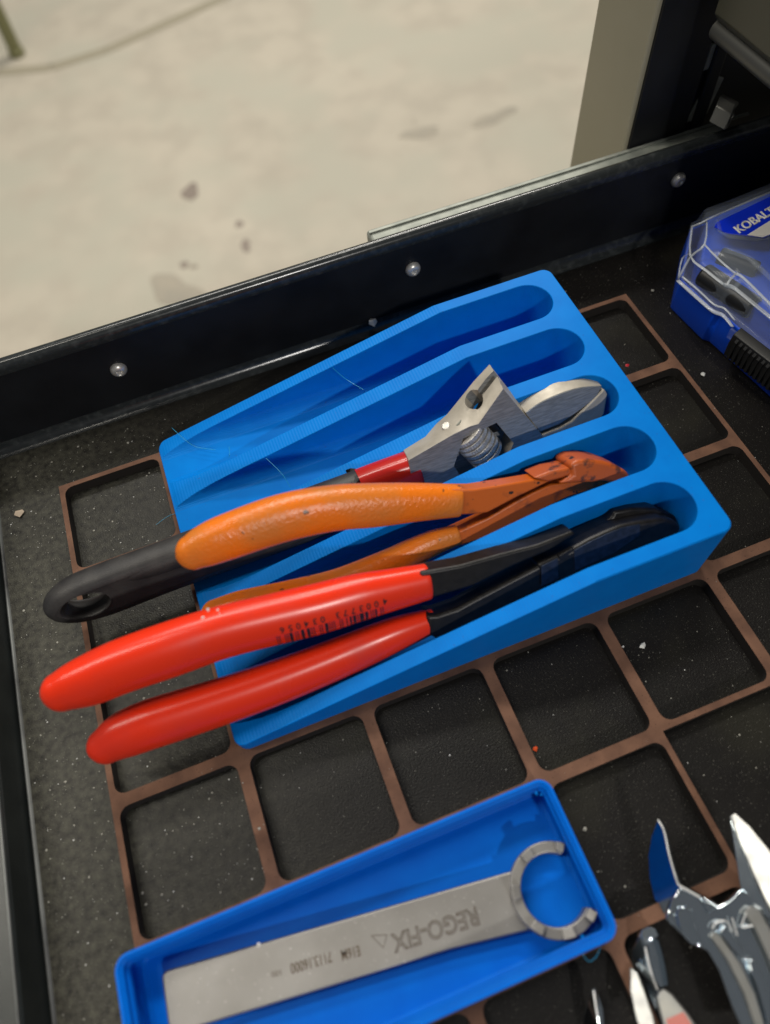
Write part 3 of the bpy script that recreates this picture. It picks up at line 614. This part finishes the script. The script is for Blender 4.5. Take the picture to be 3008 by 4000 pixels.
v, f = loft_vf([offs(shell, -.6, 11.9), offs(shell, -.6, 14), offs(shell, .8, 14.4), offs(shell, 2.6, 22.5), offs(shell, 3.6, 23.4), offs(shell, 8.5, 27), offs(shell, 9.5, 27.2),
                offs(shell, 9.9, 25.9), offs(shell, 4.6, 22), offs(shell, 3.6, 21.3), offs(shell, 2.0, 13.4), offs(shell, .8, 11.9)], False, False)
n8 = 8; V = list(v); F = list(f)
top_o = [6 * n8 + i for i in range(n8)]; top_i = [7 * n8 + i for i in range(n8)]
F = [q for q in F if not (set(q) <= set(top_o + top_i))] + [tuple(top_o), tuple(top_i)] + [(i, (i + 1) % n8, 11 * n8 + (i + 1) % n8, 11 * n8 + i) for i in range(n8)]
mk('clear_lid', V, F, 'lid', kc, bevel=.7, seg=3)
# moulded ridges on the lid
def ridge(pts, r): return tube_loop('lid_ridge', pts, r, 'lid', kc)
ridge([(285.43, 39.51, 28), (282.4, 33.66, 28), (284.35, 29.88, 28), (293.2, 24, 28), (298.01, 22.86, 28)], 1.0)
ridge([(278.57, 24.46, 27.6), (281.26, 21.57, 27.6), (284.43, 16.07, 27.6), (285.02, 4.14, 27.6), (284.91, -1.09, 27.6)], 1.1)
ridge([(272.32, 11.66, 22), (273.84, 7.98, 24), (276, 8.59, 27.4)], .9)
ridge([(276, 8.59, 27.4), (276.01, -1.19, 27.4), (276.78, -9.55, 27.4)], 1.2)
# contents and tray inside
case_in = prism('case_insert', [Vector((p.x, p.y, 4)) for p in offs(shell, 5, 4)], (0, 0, 16), 'blue_box', kc, bevel=1)
mk('black_socket', *cyl_vf((272.98, 24.96, 17), (.25, -.95, .02), 4.6, 26), 'black_plastic', kc, bevel=1)
mk('black_socket', *cyl_vf((280.8, 27.79, 21), (.5, -.8, .0), 3.6, 16), 'black_plastic', kc, bevel=1)
M['lid_edge'] = mat('clear_plastic_edge', (0.62, 0.66, 0.7), 0.2, spec=1.0, alpha=0.5)
def edge(pts, r=.45):
    pts = [list(p) for p in pts]; return tube_loop('lid_edge', [tuple(p) for p in catmull(pts, 3)], r * 0.95, 'lid_edge', kc)
edge([(266.21, 30.01, 13), (269.68, 31.28, 22), (273.5, 30.39, 27.4), (281.62, 41.15, 27.4)], .5)
edge([(280, 46.44, 22), (269.83, 31.7, 22), (270.86, 21.78, 22), (272.61, 12.45, 22)], .6)
edge([(272.61, 12.45, 22), (274.8, 9.88, 22), (275.91, 5.08, 22), (278.32, -9.39, 22), (279.45, -15.64, 22)], .8)
edge([(273.5, 30.39, 27.4), (273.7, 22.19, 27.4), (274.65, 14.88, 27.2), (276.35, 12.43, 26)], .45)
edge([(276.51, 12.67, 26), (274.51, 12.42, 23.5), (273.19, 11.25, 22)], .5)
edge([(276.04, 12.28, 26.5), (276.46, 7.61, 27.4), (277.11, -7.54, 27.4), (277.41, -14.82, 27.4)], .6)
edge([(265.8, 29.52, 12.6), (267.33, 18.29, 12.6), (268.95, 8.92, 12.6), (271.23, 5.26, 12.6), (271.02, -1.15, 12.6)], .8)
edge([(266.56, 28.75, 15), (268.18, 19.11, 15), (269.3, 9.96, 15), (271.7, 6.54, 15), (271.76, -0.3, 15)], .4)
edge([(280, 46.44, 22), (282.72, 45, 24), (288.51, 45.2, 25), (317.51, 48.21, 25)], .4)
edge([(271.43, 33.88, 21), (271.35, 36.93, 16), (266.45, 30.39, 13)], .35)
# label
lab = [(282.26, 37.14, 27.6), (284.69, 39.05, 27.6), (312.48, 43.14, 27.6), (319.59, 44.19, 27.6), (305.21, 24.11, 27.6), (296.07, 23.66, 27.6), (286.86, 29.89, 27.6), (284.25, 32.14, 27.6)]
prism('case_label', lab, (0, 0, .35), 'label', kc)
prism('label_stripe', [(290.71, 27.52, 27.99), (303.59, 30.77, 27.99), (307.97, 31.57, 27.99), (302.58, 24, 27.99), (295.4, 23.79, 27.99)], (0, 0, .06), 'white', kc)
ta, tb = Vector((288.57, 29.36, 28)), Vector((306.82, 33.32, 28)); upt = Vector((288.31, 33.69, 28)) - ta
cu = bpy.data.curves
place_text('case_lettering', 'KOBALT', ta, tb + (tb - ta) * .12, upt, upt.length, 'white', kc, lift=.08)
v, f = text_vf('KOBALT', 0.05)
place_text('case_lettering', 'KOBALT', ta, tb + (tb - ta) * .12, upt, upt.length, 'white', kc, outline=0.035, lift=.08)
# latch with ribs
l0, l1 = Vector((271.03, -5.24, 3)), Vector((275.73, -25.31, 3)); l0.z = l1.z = 7; ld = (l1 - l0).normalized(); ln = Vector((ld.y, -ld.x, 0))
if ln.x > 0: ln = -ln
lt_ = prism('latch', [l0 + ln * .5 + Vector((0, 0, 9)), l0 + ln * 3.6 + Vector((0, 0, 7.5)), l0 + ln * 4.4 + Vector((0, 0, 3)), l0 + ln * 3.6 + Vector((0, 0, -4)), l0 + Vector((0, 0, -4.5)), l0 + Vector((0, 0, 9))], ld * 36, 'black_plastic', kc, bevel=.8)
for i in range(15):
    p = l0 + ld * (2.2 + i * 2.2)
    mk('latch_rib', *prism_vf([p + ln * 3.7 + Vector((0, 0, 6.8)), p + ln * 4.6 + Vector((0, 0, 5.6)), p + ln * 4.85 + Vector((0, 0, -3)), p + ln * 3.7 + Vector((0, 0, -4))], ld * 1.1), 'black_plastic', lt_)
prism('lid_tab', [l0 - ld * 3 + ln * .8 + Vector((0, 0, 7)), l0 + ln * .8 + Vector((0, 0, 7)), l0 + ln * .8 + Vector((0, 0, 2.2)), l0 - ld * 3 + ln * .8 + Vector((0, 0, 2.2))], ln * 1.1, 'lid', kc, bevel=.3)

# ------------------------------------------------------------------ chrome open-end wrenches, lower right
def tube_loop_z(name, pts, r, m, parent):
    P = [Vector(p) for p in catmull([list(q) for q in pts], 5)]; n = len(P); L = []
    for i in range(n):
        T = (P[min(i + 1, n - 1)] - P[max(i - 1, 0)]).normalized(); U = Vector((0, 0, 1)); W = U.cross(T).normalized(); k = min(1, .35 + .65 * min(i, n - 1 - i) / 3)
        L.append([P[i] + W * r * k * math.cos(2 * math.pi * q / 16) + U * r * .6 * k * math.sin(2 * math.pi * q / 16) for q in range(16)])
    v, f = loft_vf(L); return mk(name, v, f, m, parent, smooth=True)
def chrome_wrench(label, outline_pts, th, extra):
    t = thing('open_end_wrench', label, 'wrench', tuple(Vector(outline_pts[0]) - Vector((0, 0, th))), 'chrome open-end wrenches')
    prism('wrench_head', outline_pts, (0, 0, -th), 'chrome', t, bevel=1.2, seg=4)
    for (nm, pts, r) in extra: tube_loop_z(nm, pts, r, 'chrome', t)
    return t
def strip(name, A, B, m, parent, th=2.2, k=4, mid=1.0):
    """curved bar between two edge lines A and B, crowned in the middle"""
    A = catmull([list(p) for p in A], k); B = catmull([list(p) for p in B], k); V = []; F = []; c5 = 6
    for a, b_ in zip(A, B):
        for q in range(c5 + 1):
            t_ = q / c5; p = Vector(a).lerp(Vector(b_), t_); p.z += mid * math.sin(math.pi * t_); V.append(p)
    for i in range(len(A) - 1):
        for q in range(c5): o = i * (c5 + 1) + q; F.append((o, o + 1, o + c5 + 2, o + c5 + 1))
    o = mk(name, V, F, m, parent, smooth=True); sm = o.modifiers.new('s', 'SOLIDIFY'); sm.thickness = th * S; sm.offset = -1
    if sum(p.normal.z for p in o.data.polygons) < 0: o.data.flip_normals()
    bb = o.modifiers.new('b', 'BEVEL'); bb.width = .35 * S; bb.segments = 2; bb.limit_method = 'ANGLE'; bb.angle_limit = R_(50)
    return o
def facet(name, pts, nrm, th, parent, bevel=.35, m='chrome'): return prism(name, pts, Vector(nrm).normalized() * -th, m, parent, bevel=bevel * .6, seg=2)
TB, TF, TL = (-.77, 0, .64), (-.1, 0, .99), (-.14, .39, .91)
w1 = thing('open_end_wrench', 'largest chrome open-end wrench with mirror jaws, bottom right corner', 'wrench', (152.34, -168.1, -3), 'chrome open-end wrenches')
facet('jaw_prong', [(150.47, -147.3, 9.81), (150.48, -150.47, 9.82), (149.11, -156.04, 8.18), (148.02, -161.97, 6.86), (147.94, -163.67, 6.77), (150.52, -167.57, 9.87), (152.81, -170.98, 12.62), (147.37, -173.4, 6.08), (143.53, -172.05, 1.47), (142, -169.03, -0.37), (141.8, -164.82, -0.61), (142.88, -159.82, 0.68), (144.94, -154.49, 3.16), (147.65, -150.28, 6.42)], TB, 1.6, w1)
facet('wrench_head', [(147.23, -163.86, 9.29), (150.52, -167.69, 9.62), (153.54, -171.45, 9.92), (157.33, -171.1, 10.31), (161.33, -169.87, 10.71), (165.99, -175.94, 11.18), (169.03, -183.23, 11.49), (161.32, -211.65, 10.71), (142.86, -205.27, 8.85), (144.62, -198.45, 9.02), (145.01, -191.41, 9.06), (146.3, -183.82, 9.19), (145.94, -179.22, 9.16), (142.71, -175.61, 8.83), (141.23, -171.97, 8.68), (140.02, -169.02, 8.56), (143.25, -166.1, 8.88)], TF, 2.2, w1, .6)
facet('jaw_prong', [(170.27, -153.51, 7.97), (171.87, -153.35, 8.15), (172.82, -157.68, 10.15), (173.02, -164.47, 13.09), (171.44, -172.43, 16.25), (164.19, -182.36, 19.39), (163.35, -178.56, 17.64), (163.81, -173.89, 15.71), (165.63, -166.92, 13), (168.01, -158.94, 9.95)], TL, 3, w1, .6, 'chrome_soft')
facet('jaw_side', [(168.4, -153.46, 12.06), (167.17, -158.92, 11.98), (165.87, -167.1, 12.18), (164.92, -174.42, 12.48), (165.02, -179.27, 13.1), (162.28, -175.8, 11.1), (161.57, -169.94, 10.01), (164.65, -162.48, 10.93)], (-.5, .1, .86), 3, w1, .3)
M['glint'] = mat('painted_glint', (0.8, 0.8, 0.78), 0.35, 0.5)  # pale colour paints the glint along jaw edges and stamped marks
strand('jaw_edge_glint', [(150.42, -147.42, 9.75), (150.43, -150.59, 9.76), (149.11, -156.04, 8.18), (148.02, -161.97, 6.86), (147.89, -163.78, 6.71)], .32, 'glint', w1)
strand('jaw_edge_glint', [(147.3, -163.75, 9.29), (150.52, -167.69, 9.62), (153.61, -171.34, 9.93)], .35, 'glint', w1)
facet('handle_flat', [(142.5, -169.12, 10.2), (144.06, -168, 10.36), (145.97, -168.28, 10.55), (146.73, -169.7, 10.63), (145.7, -173.3, 10.53), (145.05, -176.72, 10.46), (144.59, -177.46, 10.41), (142.5, -176.38, 10.2), (141.56, -173.6, 10.11), (141.94, -171.28, 10.15)], (-.35, .2, .9), 1.2, w1, .4)
facet('raised_edge', [(148, -176.29, 10.76), (149.35, -175.88, 10.89), (150.49, -177.52, 11.01), (151.47, -183.85, 11.11), (151.24, -190.68, 11.08), (149.61, -197.31, 10.92), (145.82, -203.98, 10.54), (144.18, -203.4, 10.37), (147.38, -196.52, 10.69), (148.68, -189.76, 10.83), (148.88, -182.31, 10.85)], TL, 1.6, w1, .5, 'chrome_soft')
facet('raised_edge', [(150.08, -176.12, 12.13), (152.24, -175.22, 12.35), (153.23, -177.29, 12.45), (153.29, -180.32, 12.45), (154.32, -183.65, 12.56), (152.3, -183.49, 12.35), (151.09, -180.4, 12.23)], (-.2, .3, .93), 1.4, w1, .5)
facet('raised_edge', [(158.3, -174.29, 12.96), (160.58, -173.59, 13.19), (162.13, -175.11, 13.35), (162.23, -183.02, 13.36), (159.92, -192.57, 13.12), (157.07, -192.66, 12.84), (158.04, -185.01, 12.93), (158.66, -178.7, 13)], TL, 1.8, w1, .6, 'chrome_soft')
facet('raised_edge', [(152.81, -183.8, 12.41), (154.74, -184.1, 12.6), (154.67, -188.98, 12.59), (152.42, -195.43, 12.37), (148.86, -201.7, 12.01), (147.77, -201.32, 11.9), (150.44, -195.82, 12.17), (152.09, -189.18, 12.33)], (-.3, .1, .94), 1.2, w1, .4)
strand('stamped_mark_glint', [(148.98, -174.98, 12.02), (150.37, -174.15, 12.16), (152.75, -174.43, 12.4), (153.3, -175.61, 12.45), (153.12, -177.25, 12.44)], .17, 'glint', w1)
strand('stamped_mark_glint', [(154.86, -174.54, 12.61), (154.33, -176.49, 12.56), (153.81, -178.41, 12.51)], .17, 'glint', w1)
strand('stamped_mark_glint', [(158.72, -174.76, 13), (156.83, -176.2, 12.81), (155.96, -177.21, 12.72), (158.56, -177.76, 12.99)], .15, 'glint', w1)
w2 = thing('open_end_wrench', 'medium chrome open-end wrench partly under the largest one, cut off by the bottom edge', 'wrench', (130.64, -185.71, -4), 'chrome open-end wrenches')
facet('jaw_prong', [(132.52, -170.52, 4.58), (132.32, -173.46, 4.34), (131.58, -176.93, 3.45), (131.05, -180.42, 2.81), (130.9, -182.89, 2.63), (130.23, -188.49, 1.82), (127.5, -197.06, -1.46), (123.95, -196.43, -5.74), (124.67, -188.41, -4.87), (125.5, -182.58, -3.87), (127.05, -177.46, -2), (129.75, -172.95, 1.25)], TB, 1.5, w2)
facet('jaw_side', [(132.8, -170.64, 4.17), (135.58, -170.05, 3.23), (137.61, -171.35, 2.16), (137.25, -175.43, 1.41), (135.86, -180.53, 0.82), (134.45, -183.66, 0.67), (131.34, -183.11, 1.99), (131.21, -180.49, 2.62), (131.76, -177.01, 3.17), (132.6, -173.59, 3.6)], (.35, -.2, .91), 1.5, w2)
facet('jaw_tip', [(132.73, -170.35, 4.45), (133.78, -169.6, 4.5), (135.55, -169.62, 4.78), (136.98, -170.66, 5.16), (136.97, -172.35, 5.42), (134.76, -172.47, 5.09), (132.49, -173.18, 4.85)], (-.15, .15, .97), 1.2, w2)
strand('jaw_edge_glint', [(132.42, -173.49, 4.46), (131.56, -177.23, 3.42), (131.03, -180.72, 2.78), (130.85, -183.12, 2.57)], .3, 'glint', w2)
facet('raised_edge', [(127.05, -176.31, 1.17), (128.03, -178.14, 2.11), (127.45, -182, 3.67), (126.3, -187.16, 5.71), (123.7, -193.65, 8.09), (120.91, -192.76, 7.27), (122.1, -186.31, 4.69), (124.05, -180.84, 2.65)], TL, 1.5, w2, .5, 'chrome_soft')
facet('handle_flat', [(129.01, -183.54, 5.92), (130.35, -182.74, 6), (131.82, -182.68, 6.22), (133.08, -184.38, 6.68), (134.43, -189.36, 7.65), (135.41, -196.19, 8.86), (133.1, -201.64, 9.35), (124.85, -198.94, 7.65), (127.29, -189.67, 6.6)], TL, 3, w2, .9, 'chrome_soft')
M['red_reflection'] = mat('painted_red_reflection', (0.4, 0.07, 0.045), 0.35)
facet('reflection_patch', [(129.08, -187.82, 6.37), (133.48, -188.21, 7.21), (133.84, -192.84, 9.25), (127.73, -191.36, 7.68)], TL, .3, w2, .1, 'red_reflection')  # red reflection in the chrome, painted on as a thin coloured patch
w3 = thing('open_end_wrench', 'smallest chrome open-end wrench, only its rounded tip showing below the small blue bin', 'wrench', (114, -182.59, -4), 'chrome open-end wrenches')
facet('jaw_prong', [(115.09, -177.13, 4.43), (113.38, -178.59, 2.36), (110.83, -181.64, -0.71), (108.39, -185.82, -3.63), (106.8, -190.15, -5.55), (110.94, -190.88, -0.57), (112.95, -184.45, 1.84), (114.03, -180.63, 3.15)], TB, 1.5, w3)
facet('jaw_side', [(115.45, -177.46, 2.2), (116.15, -178.87, 1.98), (115.75, -181.96, 2.11), (113.76, -186.34, 2.74), (111.7, -190.54, 3.39), (110.58, -190.08, 3.74), (112.93, -184.29, 3), (114.23, -180.76, 2.59)], (.3, 0, .95), 1.5, w3)
strand('jaw_edge_glint', [(115.05, -177.23, 4.37), (114.09, -180.64, 3.21), (113.05, -184.47, 1.97), (111.5, -189.86, 0.11)], .3, 'glint', w3)

# ------------------------------------------------------------------ crumbs, chips and dust
def bit(px, r, m, lab, seed, flat=.7):
    v, f = crumb_vf(px, r, seed, flat); o = mk('debris_chip', v, f, m, loc=px); tag(o, lab, 'debris', 'bits of debris in the drawer'); return o
bit((178.23, -99.12, -4.4), 1.25, 'crumb_white', 'white lint fluff in the grid cell right of the tray front', 21, .5)
bit((130, -115.89, -4.6), .8, 'crumb_orange', 'tiny orange crumb in the grid cell above the small bin', 22)
bit((232.11, 6.39, -0.2), .9, 'crumb_red', 'red crumb at the right edge of the blue tray', 23)
bit((260.08, -7.24, -4.4), 1.1, 'crumb_white', 'white crumb on the liner beside the lidded case', 24)
bit((144.17, 71.13, 1), 2.4, 'crumb_white', 'white chip against the long drawer wall behind the tray', 25)
bit((-18.24, 39.06, -4.2), 1.9, mat('beige_chip', (0.4, 0.32, 0.24), .6), 'beige flake on the liner at the left, beside the grid corner', 26, .4)
bit((37.5, -136.89, 17), .5, 'white', 'tiny white speck on the lip of the small bin', 27)
bit((133.36, -142.22, -4.5), .8, 'crumb_grey', 'grey speck in the cell right of the small bin', 28)
bit((266.81, 42.43, -4.5), .8, 'crumb_grey', 'grey speck on the liner above the top right grid corner', 29)
parts_w, parts_g = [], []
rnd = random.Random(4)
for i in range(2200):
    x = rnd.uniform(-25, 300) if i % 2 else rnd.uniform(-25, 45); y = rnd.uniform(-190, 66)
    if 42 < x < 210 and -84 < y < 42: continue
    if 0 < x < 126 and -168 < y < -126: continue
    ongrid = (0 < x < 252 and -126 < y < 42) or (0 < x < 168 and y < -126)
    fx, fy = x % 42, y % 42
    if ongrid:
        on_bar = fx < 1.9 or fx > 40.1 or fy < 1.9 or fy > 40.1
        z = .05 if on_bar else -4.95
        if on_bar and rnd.random() < .8: continue
        if min(abs(fx - 2), abs(fx - 40), abs(fy - 2), abs(fy - 40)) < .4: continue
    else: z = -4.95
    r = min(.08 + rnd.expovariate(13), .5)
    (parts_w if rnd.random() < .2 else parts_g).append(crumb_vf((x, y, z + r * .3), r, i, .5))
tag(mk('metal_dust', *join_vf(parts_g), 'crumb_grey'), 'grey grit scattered over the liner and grid cells', 'dust', kind='stuff')
tag(mk('white_grit', *join_vf(parts_w), 'crumb_white'), 'fine white specks scattered over the liner and grid cells', 'dust', kind='stuff')
mk('white_fleck', *join_vf([crumb_vf((52.76, -56.41, 49.13), .55, 3), crumb_vf((55.4, -57.55, 49.27), .4, 4), crumb_vf((55.33, -58.26, 48.32), .25, 5), crumb_vf((50.79, -57.96, 48.72), .5, 6)]), 'crumb_white', rp_)['kind'] = 'stuff'
